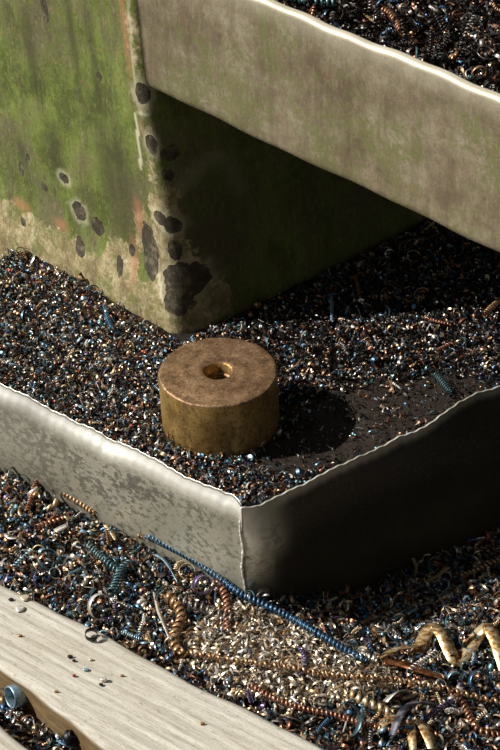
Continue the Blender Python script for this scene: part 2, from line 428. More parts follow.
# worn paint: spots are located on the two faces in metres along the wall (s) and up (z)
def face_sz(px, py):
    """nearest grid vertex seen at a photo point"""
    return None
vx, vy = proj(P.reshape(-1, 3)); vd = (P.reshape(-1, 3)-CAM)@FW
def locate(px, py):
    d = (vx-px)**2+(vy-py)**2
    k = np.where(d < 3.0**2)[0]
    if not len(k): k = np.array([d.argmin()])
    k = k[np.argmin(vd[k]+d[k]*1e-4)]; i, j = divmod(int(k), nv); return ss[i], zs[j]
bare = np.zeros((nu, nv)); prim = np.zeros((nu, nv)); pale = np.zeros((nu, nv)); soot = np.zeros((nu, nv)); pink = np.zeros((nu, nv))
wob = .16*fnoise(SS, ZZ, 300)+.12*fnoise(SS, ZZ, 620, 8)
def spot(arr, px, py, rx, ry, val=1., soft=.5, tilt=0., w=1.):
    s, z = locate(px, py); fs = .00115 if s < 0 else .00125
    a = (SS-s)/(rx*fs); b = (ZZ-z)/(ry*.00108)
    ca, sa = math.cos(tilt), math.sin(tilt); a, b = a*ca+b*sa, -a*sa+b*ca
    d = np.sqrt(a*a+b*b)+wob*w
    np.maximum(arr, val*(1-sm((d-1+soft)/(2*soft))), out=arr)
# primer shows along the foot and the corner
prim = np.maximum(prim, .84*(1-sm((ZZ-.016)/.05))*(SS < RC*1.0))
prim = np.maximum(prim, .62*(1-sm((np.abs(SS+.012)-.008)/.025))*(1-sm((ZZ-.12)/.1)))
prim = np.maximum(prim, .5*(1-sm((np.abs(SS+.02)-.004)/.014)))
for a in ((150, 240, 20, 26), (168, 290, 26, 44), (160, 215, 16, 22), (180, 315, 22, 22), (120, 262, 20, 20)): spot(prim, *a, .95, .5)
for a in ((78, 212, 8, 9), (96, 227, 8, 8), (79, 249, 6, 10), (62, 178, 6, 5), (43, 189, 4.5, 4.5), (117, 266, 4, 10, ), (149, 252, 9, 27), (131, 251, 4, 6),
          (98, 77, 3, 6), (140, 95, 8, 10), (150, 147, 6, 8), (171, 153, 7, 6), (168, 178, 6, 5), (158, 218, 7, 6), (172, 226, 8, 8), (175, 252, 6, 10), (183, 283, 17, 17),
          (176, 302, 12, 12), (22, 222, 4, 4), (20, 170, 3, 8), (27, 160, 3, 4)): spot(bare, *a, .98, .3)
spot(bare, 42, 9, 4, 14, .98, .3, .9)
for a in ((140, 95, 12, 15), (150, 147, 9, 12), (78, 212, 11, 12), (62, 178, 9, 8), (172, 226, 12, 12), (183, 283, 21, 21), (158, 218, 10, 9)): spot(pale, *a, .35, .25)
for x0, y0, x1, y1 in ((134, 118, 139, 166), (153, 242, 160, 300), (126, 0, 133, 88)):
    for k in np.linspace(0, 1, 22): spot(pale, x0+(x1-x0)*k, y0+(y1-y0)*k, 1.6, 3.4, .75 if x0 != 126 else .4, .5)
spot(pale, 141, 114, 5, 2, .7, .5, .3)
for x0, y0, x1, y1 in ((188, 184, 200, 168), (200, 168, 215, 158), (215, 158, 230, 164), (230, 164, 243, 190)):
    for k in np.linspace(0, 1, 7): spot(pale, x0+(x1-x0)*k, y0+(y1-y0)*k, 5, 6, .16, .9)
for a in ((52, 150, 10, 22), (118, 170, 14, 40), (20, 155, 5, 14), (105, 165, 13, 55), (122, 190, 12, 40), (30, 60, 6, 40), (70, 30, 4, 50), (92, 70, 4, 60)): spot(soot, *a, .8, 1.)
spot(soot, 210, 250, 20, 60, .3, 1.)
for a in ((133, 262, 4, 20), (137, 215, 5, 14), (60, 226, 8, 5), (20, 205, 10, 5), (124, 30, 3, 40)): spot(pink, *a, .5, .8)
V = P.reshape(-1, 3); Q = grid_quads(nu, nv)
# close the solid at the back and on top
ncount = len(V); pb = (P[0, :]+0); bk = P[0, :]+(P[-1, :]-P[nu//2, :])*.8
V = np.vstack([V, bk]); I = np.arange(nu*nv).reshape(nu, nv); J = ncount+np.arange(nv)
qa = np.stack([J[:-1], I[0, :-1], I[0, 1:], J[1:]], 1); qb = np.stack([I[-1, :-1], J[:-1], J[1:], I[-1, 1:]], 1)
Ql = [tuple(q) for q in np.vstack([Q, qa, qb])]+[tuple(I[:, -1])+(J[-1],)]
pad = lambda a: np.r_[a.ravel(), np.zeros(nv)]
col_me = make_mesh('machine_pedestal', V, Ql, M_GREEN, None, True, dict(bare=pad(bare), primer=pad(prim), pale=pad(pale), soot=pad(soot), pink=pad(pink)))
tag(link('machine_pedestal', col_me), 'chipped green painted cast-iron machine column standing in the shavings', 'machine base')

# ------------------------------------------------------------------ upper tray
PL = BASE
b0 = onplane(146, 85, PL, nc_left); t0 = onplane(136, 0, PL, nc_left)
zb, zt = .2435, .3665
upper = empty('chip_tray', 'grimy sheet-steel tray of black shavings jutting out above, beside the column', 'tray', tuple(np.array([b0[0], b0[1], zb])))
def up_par(me_name, V, Q, attrs=None, mat=M_UP):
    o = link(me_name, make_mesh(me_name, np.asarray(V)-np.array(upper.location), Q, mat, None, True, attrs), upper); return o
L = .62; us = np.linspace(0, L, 120)
# profile of the front wall from bottom bend to rolled rim: (inward offset, z)
prof = [(.006, zb), (.003, zb+.0006), (.0008, zb+.003)]+[(0, z) for z in np.linspace(zb+.007, zt-.0045, 22)]
for k in range(1, 9):
    a = k/8*math.pi/2; prof.append((.0035*(1-math.cos(a)), zt-.0035+.0035*math.sin(a)))
prof += [(.0055, zt-.0004), (.0065, zt-.0015)]
prof = np.array(prof)
P = np.zeros((len(us), len(prof), 3))
lean = (t0-b0)@(-A2)/(t0[2]-b0[2])
for i, u in enumerate(us):
    for j, (o_, z) in enumerate(prof):
        w = .0009*math.sin(u*31)+.0006*math.sin(u*83+1)
        uu = u*(1-lean*(z-zb)/L*0) + lean*(z-zb)*(1-u/L)
        P[i, j] = np.array([b0[0], b0[1], 0])-A2*uu-nc_left*(o_+w*(1-(z-zb)/(zt-zb)))+np.array([0, 0, z+(.0008*math.sin(u*47)+.0005*math.sin(u*140))*((z-zb)/(zt-zb))])
V, Q = shell(P, .0016, -nc_left)
wn = np.broadcast_to((.45*sm((prof[:, 1]-(zt-.02))/.02)+.55*sm((prof[:, 1]-(zt-.005))/.004))[None], P.shape[:2]).copy(); wn = np.maximum(wn, .6*(prof[:, 1] < zb+.002)[None])
wn *= .75+.25*fnoise(us, us*0, 90)[:, None]
# scratches down the wall
up_par('front_panel', V, Q, dict(worn_lit=np.r_[wn.ravel(), wn.ravel()]))
def slab(p0, d1, l1, d2, l2, d3, l3):
    c = [p0+d1*l1*a+d2*l2*b+d3*l3*e for e in (0, 1) for b in (0, 1) for a in (0, 1)]
    return np.array(c), np.array([[0, 2, 3, 1], [4, 5, 7, 6], [0, 1, 5, 4], [2, 6, 7, 3], [0, 4, 6, 2], [1, 3, 7, 5]])
Z = np.array([0, 0, 1.])
D = .34
pb0 = np.array([b0[0], b0[1], zb])-nc_left*.006
V, Q = slab(pb0-A2*.012, -A2, L-.012, B2, D, Z, .002); up_par('bottom_panel', V, Q)
V, Q = slab(pb0+B2*.012-A2*.03, -A2, .002, B2, D-.012, Z, zt-zb-.004); up_par('end_panel', V, Q)
V, Q = slab(pb0-A2*.034+B2*D, -A2, L-.034, B2, .002, Z, zt-zb); up_par('back_panel', V, Q)

# ------------------------------------------------------------------ lower tray
tray = empty('chip_tray', 'low pale sheet-steel tray around the column, holding shavings and the brass disc', 'tray', (K[0], K[1], ZF))
def lo_par(name, V, Q, attrs=None, mat=M_LOW, smooth=True):
    return link(name, make_mesh(name, np.asarray(V)-np.array(tray.location), Q, mat, None, smooth, attrs), tray)
def wall(name, rim_px, d, n, length, side):
    pts = [onplane(x, y, K, n) for x, y in rim_px]
    ru = np.array([(p-K)@d for p in pts]); rz = np.array([p[2] for p in pts]); o = np.argsort(ru); ru, rz = ru[o], rz[o]
    us = np.r_[np.arange(0, min(length, ru[-1]), .0016), np.linspace(ru[-1]+.002, length, 20)] if ru[-1] < length else np.arange(0, length, .0016)
    ts = np.r_[np.linspace(0, .8, 34), np.linspace(.815, 1, 16)]
    top = np.interp(us, ru, rz)+.0007*np.sin(us*230)*np.sin(us*67+1)+.0004*np.sin(us*610)
    P = np.zeros((len(us), len(ts), 3)); att = {k: np.zeros(P.shape[:2]) for k in ('mottle', 'grime', 'worn_lit', 'scale')}
    for i, u in enumerate(us):
        zz = ZF+(top[i]-ZF)*ts
        below = top[i]-zz
        bend = -.006*sm((.019-below)/.019)**1.5*(.85+.25*math.sin(u*40+2)+.05*math.sin(u*95))
        if side == 'R':
            bend = bend*.35+.009*math.exp(-((u-.012)/.014)**2)*sm((.075-below)/.07)*0
            q = min(u/.022, 1)
            bend = bend*float(sm((u-.01)/.03))+.013*(1-(1-q)**2)*math.exp(-max(0, u-.022)/.035)*np.clip(below/.04, 0, 1)**.85*(1-.75*sm((below-.04)/.08))
            bend = bend-.006*math.exp(-((u-.25)/.03)**2)*sm((.05-below)/.05)
        wv = .0016*math.sin(u*22+1)+.0008*math.sin(u*51)+.0008*np.sin(zz*60+u*18)
        if side == 'L': wv = wv*sm(u/.02); bend = bend*float(sm((u+.004)/.02))
        P[i] = (K*[1, 1, 0]+d*u)[None]+n[None]*(bend+wv)[:, None]; P[i, :, 2] = zz
        att['mottle'][i] = sm((below-.012)/.014)*(.75+.25*math.sin(u*14))
        att['grime'][i] = .75*sm((below-.055)/.06)
        att['worn_lit'][i] = np.maximum(.95*sm((.013-below)/.007), .6*sm((.022-below)/.02))  # pale rim band: wear, with light on the bent lip painted in
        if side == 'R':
            att['worn_lit'][i] = np.maximum(.9*sm((.0022-below)/.0018)*(.35+.3*math.sin(u*60+4)), .9*math.exp(-(u/.016)**2)*sm((.06-below)/.05))  # thin rim wear, plus a bright flare painted at the corner
            att['scale'][i] = .85*float(sm((u-.008)/.03))*np.maximum(sm((below-.003)/.008)*float(sm((u-.02)/.03)), sm((below-.035)/.03))  # painted shade: wall colour darkened away from the bright corner
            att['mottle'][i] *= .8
    V, Q = shell(P, .0016, -n)
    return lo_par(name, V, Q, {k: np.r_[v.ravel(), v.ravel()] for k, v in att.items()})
lrim = [(240, 507), (233, 501), (215, 491), (190, 481), (165, 470), (145, 460), (125, 452), (100, 443), (85, 433), (70, 427), (45, 414), (25, 401), (15, 395), (0, 389), (-80, 348)]
rrim = [(240, 507), (252, 506), (262, 502), (280, 494), (307, 482), (325, 474), (345, 465), (375, 453), (400, 440), (420, 433), (440, 422), (452, 413), (465, 405), (480, 399), (500, 392), (600, 348)]
wall('side_panel', lrim, A1, n_left, .5, 'L')
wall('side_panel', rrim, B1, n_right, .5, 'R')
# ragged weld seam down the corner
zz = np.arange(ZF+.004, ZR+.0005, .0011); th = np.linspace(0, 2*math.pi, 9)[:-1]; V = []
nb = unit(n_left+n_right)
for z in zz:
    rr = .00105*(1+.35*fnoise(np.array(z), 0*z, 500)+.3*rng.normal())
    c = K*[1, 1, 0]+nb*(.0006)-nb*.006*float(sm((z-(ZR-.045))/.045))*.3+np.array([.0009*math.sin(z*150), 0, 0])
    for a in th: V.append([c[0]+rr*math.cos(a), c[1]+rr*math.sin(a), z])
V = np.array(V); nz, na = len(zz), len(th); Q = [(i*na+k, i*na+(k+1) % na, (i+1)*na+(k+1) % na, (i+1)*na+k) for i in range(nz-1) for k in range(na)]
lo_par('weld_seam', V, Q, dict(mottle=np.zeros(len(V)), grime=np.zeros(len(V)), worn_lit=np.full(len(V), 1.)))
V, Q = slab(np.array([K[0], K[1], ZF+.001])-n_left*.003-n_right*.003, A1, .49, B1, .49, Z, .0016); lo_par('bottom_panel', V, Q, None, M_LOW, False)

# ------------------------------------------------------------------ brass disc with a threaded hole
disc = empty('brass_disc', 'thick round brass disc with a threaded centre hole, standing on the shavings', 'metal disc', (.0006, 0, -.0036))
R_, Hh, rh = .0497, .056, .0112
prof = [(0, .014), (rh, .014), (rh, .030), (rh, Hh-.0014), (rh+.0009, Hh-.0003), (rh+.0014, Hh)]
prof += [(r, Hh) for r in np.linspace(rh+.005, R_-.004, 14)]+[(R_-.0018, Hh), (R_-.0006, Hh-.0005), (R_, Hh-.0018)]
prof += [(R_, z) for z in np.linspace(Hh-.005, .004, 12)]+[(R_, .0018), (R_-.0007, .0006), (R_-.002, 0), (0, 0)]
prof = np.array(prof); na = 160; V = []
for r, z in prof:
    for k in range(na):
        a = 2*math.pi*k/na; rr = r; z2 = z
        if r > .045: rr = r+.00025*math.sin(5*a+z*90)+.0002*math.sin(13*a+z*200)-.0007*max(0, math.sin(23*a+3))**16*(z > Hh-.003)
        if z == Hh: z2 = z+.0002*math.sin(r*400+3*a)
        V.append((rr*math.cos(a), rr*math.sin(a), z2))
Q = []; mi = []
for i in range(len(prof)-1):
    for k in range(na):
        Q.append((i*na+k, (i+1)*na+k, (i+1)*na+(k+1) % na, i*na+(k+1) % na)[::-1]); mi.append(1 if (prof[i, 1] >= Hh-.0006) else 0)
body = link('body', make_mesh('body', V, Q, [M_BRS, M_BRT], mi), disc)
# thread: a helical V ridge
turns, pit = 9, .0028; n = turns*40; V = []; a = np.linspace(0, turns*2*math.pi, n)
for k in range(n):
    z = .022+a[k]/(2*math.pi)*pit; 
    for (r, dz) in ((rh+.0002, -pit*.48), (rh-.0016, -pit*.08), (rh-.0016, pit*.08), (rh+.0002, pit*.48)):
        V.append((r*math.cos(a[k]), r*math.sin(a[k]), z+dz))
Q = [(k*4+i, k*4+i+1, k*4+5+i, k*4+4+i) for k in range(n-1) for i in range(3)]
V = np.array(V); V[:, 2] = np.minimum(V[:, 2], Hh-.0015)
link('screw_thread', make_mesh('screw_thread', V, Q, M_BRT), disc)

# ------------------------------------------------------------------ planks
def plank(edge, name, label):
    """edge: four top corners (m, world) far-left, far-right, near-right, near-left; grain along the first edge"""
    o = np.array(edge[0]); ex = unit((edge[1]-edge[0])*[1, 1, 0]); ey = np.array([-ex[1], ex[0], 0])
    loc = [(float((p-o)@ex), float((p-o)@ey)) for p in edge]
    nx, ny = 150, 46; b = .0035
    tx = np.linspace(0, 1, nx); ty = np.linspace(0, 1, ny); P = np.zeros((nx, ny, 3))
    (x0, y0), (x1, y1), (x2, y2), (x3, y3) = loc
    for i, u in enumerate(tx):
        ax, ay = x0+(x1-x0)*u, y0+(y1-y0)*u; bx, by = x3+(x2-x3)*u, y3+(y2-y3)*u
        ay += .0012*math.sin(ax*35)+.0006*math.sin(ax*90); by += .0015*math.sin(bx*28+2)+.0007*math.sin(bx*120)
        P[i, :, 0] = ax+(bx-ax)*ty; P[i, :, 1] = ay+(by-ay)*ty
        P[i, :, 2] = .00022*np.sin(P[i, :, 1]*420+1.2*math.sin(ax*20))+.00022*np.sin(P[i, :, 1]*900+math.sin(ax*31))
        ed_ = np.minimum(ty, 1-ty)*abs(by-ay); P[i, :, 2] -= .0016*(1-sm(ed_/.004))
    # wrap the top over the two long sides down to the floor
    dn = ZP-ZF; zs_ = [.0045, .014, .024, .036, .05, dn-.003, dn]
    cols = [P[:, 0:1]+np.array([0, 0, -z])+0 for z in zs_[::-1]]; cole = [P[:, -1:]+np.array([0, 0, -z]) for z in zs_]
    G = np.concatenate(cols+[P]+cole, 1); nu_, nv_ = G.shape[:2]; V = G.reshape(-1, 3); Q = [tuple(q) for q in grid_quads(nu_, nv_)[:, ::-1]]
    I = np.arange(nu_*nv_).reshape(nu_, nv_); Q += [tuple(I[0]), tuple(I[-1, ::-1])]
    Q += [(int(I[i, 0]), int(I[i+1, 0]), int(I[i+1, -1]), int(I[i, -1])) for i in range(nu_-1)]
    st = np.zeros((nu_, nv_)); st[:, :7] = 1; st[:, -7:] = 1  # both long sides browner than the top
    me = make_mesh(name, V, Q, M_WOOD, None, True, dict(side_tone=st))
    ob = link(name, me, None, (o[0], o[1], ZP)); ob.rotation_euler = (0, 0, math.atan2(ex[1], ex[0])); return tag(ob, label, 'plank')
plank([pu0-pe*.12, pu1+pe*.1, pl1+le*.12, pl0-le*.1], 'wooden_plank', 'wide weathered grey wooden plank lying on the ground in front of the tray')
q0, q1 = at(0, 724, ZP), at(34, 750, ZP); qe = unit(q1-q0); qn = np.array([qe[1], -qe[0], 0]); qn = qn if qn[1] < 0 else -qn
plank([q0-qe*.1, q1+qe*.12, q1+qe*.12+qn*.09, q0-qe*.1+qn*.09], 'wooden_plank', 'second weathered plank, only its corner showing at the bottom left')

# ------------------------------------------------------------------ piles of shavings
def in_frame(P, mg=110):
    x, y = proj(P); return (x > -mg) & (x < 500+mg) & (y > -mg) & (y < 750+mg)
dust_c = [(hit(360, 425, HT), .085, .06, .4), (hit(430, 400, HT), .06, .04, .4), (hit(300, 450, HT), .045, .03, .4)]
def dust(x, y):
    d = 0
    for c, a, b, an in dust_c:
        X, Y = x-c[0], y-c[1]; u = X*math.cos(an)+Y*math.sin(an); v = -X*math.sin(an)+Y*math.cos(an)
        d = np.maximum(d, 1-sm((np.sqrt((u/a)**2+(v/b)**2)-.6)/.7))
    return d
def in_column(p, mg=0.0):
    q = p-BASE; return (q@nc_left < mg) & (q@nc_right < mg)
def samp_tray(n):
    out = []
    while sum(map(len, out)) < n:
        m = n*3; a = rng.uniform(.008, .49, m); b = rng.uniform(.012, .49, m)
        p = K*[1, 1, 0]+a[:, None]*A1+b[:, None]*B1
        ok = in_frame(p) & ~in_column(p, .004) & (np.hypot(p[:, 0], p[:, 1]) > .049)
        ok &= rng.uniform(size=m) > dust(p[:, 0], p[:, 1])*.9
        p = p[ok]; p[:, 2] = HT(p[:, 0], p[:, 1]); out.append(p)
    return np.vstack(out)[:n]
def on_plank(p, mg=.002):
    a = (p-pu0)@pn; b = (p-pl0)@ln; c = (p-q0)@qn
    return ((a > -mg) & (b < mg)) | (c > -mg)
def samp_ground(n, region=None):
    out = []
    while sum(map(len, out)) < n:
        m = n*3; p = np.stack([rng.uniform(-.42, .46, m), rng.uniform(-.54, .2, m), np.zeros(m)], 1)
        q = p-K; inside = (q@n_left < .004) & (q@n_right < .004)
        p = p[~inside]; p[:, 2] = HG(p[:, 0], p[:, 1])
        ok = in_frame(p) & ~on_plank(p)
        if region is not None: ok &= region(p)
        p = p[ok]; out.append(p)
    return np.vstack(out)[:n]
def up_pts(n):
    a = rng.uniform(.03, L-.01, n); b = rng.uniform(.016, D-.01, n)
    p = np.array([b0[0], b0[1], 0])-nc_left*.006-A2*a[:, None]+B2*b[:, None]
    p = p[in_frame(np.c_[p[:, :2], np.full(len(p), ZU)])]; p[:, 2] = HU(p[:, 0], p[:, 1]); return p
def zj(p, lo, hi): p = p.copy(); p[:, 2] += rng.uniform(lo, hi, len(p)); return p
def hgrid(o, d1, l1, d2, l2, n1, n2, H, off):
    a = np.linspace(0, l1, n1); b = np.linspace(0, l2, n2); P = o[None, None]+a[:, None, None]*d1+b[None, :, None]*d2
    P[:, :, 2] = H(P[:, :, 0], P[:, :, 1])+off; return P
U = lambda a, b, n: rng.uniform(a, b, n)

pal_tray = dict(dark=20, grey=20, blue=7, sky=8, teal=11, silver=11, straw=10, bronze=13, copper=8, violet=2, red=1)
pal_dark = dict(dark=66, grey=9, blue=4, sky=3, teal=5, silver=4, straw=3, bronze=5, copper=5)
pile = Pile()
for kind, n, s0, s1 in (('flake', 6000, .0018, .0048), ('curl', 11500, .0024, .0052), ('coil', 900, .003, .008), ('wire', 8500, .003, .0075)):
    p = zj(samp_tray(n), -.001, .0028); oily = rng.uniform(size=n) < .85*sm((p[:, 0]-.0+.25*p[:, 1])/.08)  # share of black chips grows toward the right
    sz = U(s0, s1, n)*np.where(rng.uniform(size=n) < .14, 1.5, 1)
    pile.add(kind, p[~oily], sz[~oily], pal_tray); pile.add(kind, p[oily], sz[oily], pal_dark)
# fine chips over the dusty patch
m = 3200; p = K*[1, 1, 0]+U(.008, .3, m)[:, None]*A1+U(.012, .35, m)[:, None]*B1; p[:, 2] = HT(p[:, 0], p[:, 1])
p = p[(np.hypot(p[:, 0], p[:, 1]) > .05) & (dust(p[:, 0], p[:, 1]) > .3)]; pile.add('flake', zj(p, -.0005, .0008), U(.0009, .003, len(p)), dict(dark=40, grey=25, bronze=14, straw=8, silver=6, sky=3, blue=4))
P = hgrid(K*[1, 1, 0]+A1*.006+B1*.009, A1, .48, B1, .48, 180, 180, HT, -.0012)
dst = dust(P[:, :, 0], P[:, :, 1]).ravel()
ob = pile.build('metal_shavings', (P.reshape(-1, 3), grid_quads(180, 180)[:, ::-1], M_GRIT, dst))
tag(ob, 'bed of fine dark metal shavings filling the lower tray around the brass disc', 'metal shavings', None, 'stuff')

pal_gr = dict(dark=20, grey=16, blue=11, sky=6, teal=14, silver=10, straw=11, bronze=14, copper=10, violet=3, tan=6)
pile = Pile()
tan_poly = [(185, 640), (215, 612), (250, 605), (300, 628), (345, 650), (395, 668), (400, 690), (340, 705), (290, 708), (235, 690), (195, 668)]
def in_poly(x, y, poly):
    c = np.zeros(x.shape, bool); j = len(poly)-1
    for i in range(len(poly)):
        xi, yi = poly[i]; xj, yj = poly[j]
        c ^= ((yi > y) != (yj > y)) & (x < (xj-xi)*(y-yi)/(yj-yi+1e-9)+xi); j = i
    return c
tanw = np.array([hit(x, y, HG) for x, y in tan_poly])[:, :2]        # the patch on the ground, in metres
is_tan = lambda p: in_poly(p[:, 0], p[:, 1], [tuple(q) for q in tanw])
is_gap = lambda p: ((p-pl0)@ln > 0)
for kind, n, s0, s1 in (('flake', 3600, .0022, .0055), ('curl', 10000, .003, .0085), ('coil', 2000, .005, .012), ('wire', 7800, .004, .012)):
    p = samp_ground(n); p = p[~(is_tan(p) & (rng.uniform(size=n) < .75))]
    pile.add(kind, zj(p, -.002, .004), U(s0, s1, len(p)), pal_gr)
n = 700
p = samp_ground(500, is_gap); pile.add('curl', zj(p, -.001, .004), U(.003, .007, len(p)), pal_gr)
X = np.linspace(-.4, .45, 200); Y = np.linspace(-.52, .22, 180); P = np.stack(np.meshgrid(X, Y, indexing='ij'), -1); P = np.concatenate([P, np.zeros(P.shape[:2]+(1,))], -1)
P[:, :, 2] = HG(P[:, :, 0], P[:, :, 1])-.002; Q = grid_quads(200, 180); cen = P.reshape(-1, 3)[Q].mean(1); q = cen-K
keep = ~((q@n_left < .001) & (q@n_right < .001)) & ~on_plank(cen, -.004)
used = np.unique(Q[keep]); rem = np.full(200*180, -1); rem[used] = np.arange(len(used))
ob = pile.build('metal_shavings', (P.reshape(-1, 3)[used], rem[Q[keep]], M_GRIT, np.zeros(len(used))))
tag(ob, 'coarse blue and bronze shavings heaped on the ground between tray and planks', 'metal shavings', None, 'stuff')

pile = Pile(); pal_tan = dict(tan=50, silver=22, straw=14, bronze=8, grey=10, dark=6)
for kind, n, s0, s1 in (('wire', 6500, .004, .0115), ('curl', 2200, .003, .007), ('coil', 350, .004, .009)):
    p = samp_ground(n, is_tan); pile.add(kind, zj(p, .0, .004), U(s0, s1, n), pal_tan)
tag(pile.build('fine_swarf'), 'bright tan tangle of fine swarf heaped on the ground below the tray corner', 'metal shavings', None, 'stuff')

pile = Pile(); pal_up = dict(dark=95, grey=12, bronze=7, copper=9, silver=6, blue=4, teal=3, straw=3)
for kind, n, s0, s1 in (('curl', 4200, .003, .008), ('coil', 1500, .005, .014), ('wire', 3400, .005, .014), ('flake', 1800, .002, .005)):
    p = up_pts(n*3)[:n]; pile.add(kind, zj(p, -.002, .004), U(s0, s1, len(p)), pal_up)
P = hgrid(np.array([b0[0], b0[1], 0])-nc_left*.006-A2*.034+B2*.014, -A2, L-.036, B2, D-.016, 90, 70, HU, -.002)
tag(pile.build('metal_shavings', (P.reshape(-1, 3), grid_quads(90, 70), M_GRIT, np.zeros(90*70))), 'black oily shavings heaped in the upper tray', 'metal shavings', None, 'stuff')

# ------------------------------------------------------------------ single shavings one can point at
CNT = {}
def single(name, V, Q, mat, label, cat, group=None):
    c = V.mean(0); c = np.array([c[0], c[1], V[:, 2].min()])
    o = link(name, make_mesh(name, V-c, Q, mat), None, tuple(c)); return tag(o, label, cat, group)
def coil_px(px, r, pitch, w, mat, label, H=HG, lift=1.2, name='coiled_shaving', rr=None, th=.00035, per=14, dz=None):
    A = np.array([hit(x, y, H) for x, y in px]); A[:, 2] += r*PX*lift+.002
    if dz is not None: A[:, 2] += np.array(dz)*PX
    P, T = helix(A, r*PX, pitch*PX, per, rr=rr); V, Q = strip(P, T, w*PX, th)
    return single(name, V, Q, CH[mat], label, 'metal shaving')
def ribbon_px(px, w, mat, label, H=HG, lift=4, arch=0, side=None, name='ribbon_shaving', th=.0004, twist=0., wend=(.7, 1, .7)):
    A = np.array([hit(x, y, H) for x, y in px]); A[:, 2] += np.array(lift)*PX
    P, s = resample(A, .0012); t = s/s[-1]; P[:, 2] += arch*PX*np.sin(math.pi*t)
    T = np.gradient(P, axis=0); T /= np.linalg.norm(T, axis=1)[:, None]
    base = np.cross(T, [0, 0, 1.]); base /= np.linalg.norm(base, axis=1)[:, None]; up = np.cross(base, T)
    an = (side or 0.)+twist*t; S_ = base*np.cos(an)[:, None]+up*np.sin(an)[:, None]
    V, Q = strip(P, S_, w*PX*np.interp(t, [0, .5, 1], wend), th); return single(name, V, Q, CH[mat], label, 'metal shaving')
def ring_px(x, y, r, w, mat, label, H=HG, ang=5.6, lift=None, tilt=(1.0, .2, 0), grow=.15, hz=.2, name='curled_shaving', th=.0004, start=0.):
    c = hit(x, y, H); n = 40; t = np.linspace(0, 1, n); a = start+t*ang; rad = r*PX*(1+grow*(t-.5))
    P = np.stack([rad*np.cos(a), rad*np.sin(a), hz*r*PX*(t-.5)], 1)
    from mathutils import Euler
    M = np.array(Euler(tilt).to_matrix()); V, Q = strip(P, np.array([0, 0, 1.]), w*PX*np.interp(t, [0, .1, .9, 1], [.5, 1, 1, .5]), th)
    V = V@M.T; V = V+c; V[:, 2] += c[2]-V[:, 2].min()+(lift or 0)*PX+.001
    return single(name, V, Q, CH[mat], label, 'metal shaving')

coil_px([(148, 545), (164, 553), (190, 567), (215, 584), (240, 603), (262, 613), (287, 625), (318, 643), (345, 659), (365, 670)], 3.6, 4.6, 2.4, 'blue', 'long thin blue steel coil trailing along the foot of the pale tray wall', lift=2.9)
coil_px([(176, 660), (200, 666), (240, 672), (290, 679), (330, 686), (370, 689), (400, 692), (430, 697), (460, 704), (510, 716)], 2.7, 9, 3.2, 'bronze', 'long loose golden coil running across the tan swarf to the right edge', lift=4.6)
coil_px([(250, 692), (275, 706), (305, 716), (335, 722), (362, 731), (395, 738), (440, 742)], 2.7, 4.2, 2.2, 'copper', 'long tight copper-coloured coil beside the lower right plank end', lift=2.6)
coil_px([(348, 700), (362, 708), (378, 715), (392, 722)], 4, 7, 4, 'straw', 'short straw-gold coil ending at the bunch of wide ribbons', lift=2)
coil_px([(447, 698), (462, 708), (478, 735), (505, 742)], 3.4, 5, 2.6, 'copper', 'copper-coloured coil curving in the bottom right corner', lift=1.4)
coil_px([(458, 583), (476, 576), (498, 566)], 3.4, 5, 3, 'bronze', 'bronze coil in the shade under the right-hand tray wall', lift=1.5)
coil_px([(408, 682), (418, 674), (428, 668), (437, 661)], 3.0, 4.4, 1.5, 'silver', 'small bright open spring lying over the brown flat strip', lift=3.4)
coil_px([(27, 518), (31, 506), (37, 486)], 3, 4, 2.2, 'copper', 'reddish coil standing up near the left end of the pale tray wall', lift=1.4)
coil_px([(58, 493), (72, 503), (86, 512), (94, 519)], 3.4, 5, 3, 'bronze', 'brown beaded coil lying along the left part of the pale tray wall', lift=1.4)
coil_px([(36, 533), (48, 529), (64, 524)], 3.2, 4.6, 2.8, 'copper', 'short copper coil left of the small white chip', lift=1.4)
coil_px([(88, 551), (98, 560), (108, 569), (122, 580)], 4, 4.4, 2.2, 'teal', 'thick dark teal spring among the shavings at left', lift=1.6)
coil_px([(112, 600), (117, 590), (122, 577), (130, 570)], 5, 4.4, 2.2, 'teal', 'fat teal spring standing above the plank edge', lift=1.2)
coil_px([(14, 573), (22, 565), (32, 556)], 2.8, 4, 2, 'sky', 'thin pale blue coil near the upper left plank end', lift=1.4)
coil_px([(166, 601), (177, 612), (182, 626), (176, 640), (175, 652), (182, 664)], 5, 8, 5, 'bronze', 'fat bronze coil bending down toward the plank', lift=1.6)
coil_px([(217, 586), (224, 598), (228, 614), (228, 640)], 4, 6, 3.6, 'copper', 'copper coil hanging down below the tray corner', lift=1.6)
coil_px([(177, 606), (192, 612), (211, 619), (236, 628)], 4.6, 6.4, 2.4, 'grey', 'open grey spring beside the fat bronze coil', lift=1.8)
coil_px([(180, 556), (160, 548), (140, 540)], 3, 4.4, 2.6, 'bronze', 'bronze coil just in front of the pale tray wall centre', lift=1.4)
coil_px([(300, 655), (306, 668), (300, 684)], 2.6, 4, 2, 'violet', 'thin violet coil across the tan swarf', lift=3)
coil_px([(345, 668), (360, 664), (378, 668)], 3.4, 4.4, 2, 'silver', 'short silver spring on the right end of the tan swarf', lift=2.4)
coil_px([(425, 725), (440, 714), (452, 706)], 2.6, 4, 2, 'violet', 'thin violet brown coil behind the slate ribbon', lift=2)
coil_px([(105, 310), (108, 322), (113, 334)], 2.6, 3.6, 2, 'blue', 'bright blue coil in the tray left of the green column', H=HT, lift=1.4)
coil_px([(435, 380), (442, 388), (450, 398)], 4, 3.2, 1.1, 'teal', 'pale green open spring in the tray near the right-hand wall', H=HT, lift=1.4)
coil_px([(424, 321), (436, 325), (452, 329)], 1.8, 3.2, 1.8, 'copper', 'thin copper beaded coil on the shaded shavings at right', H=HT, lift=1.6)
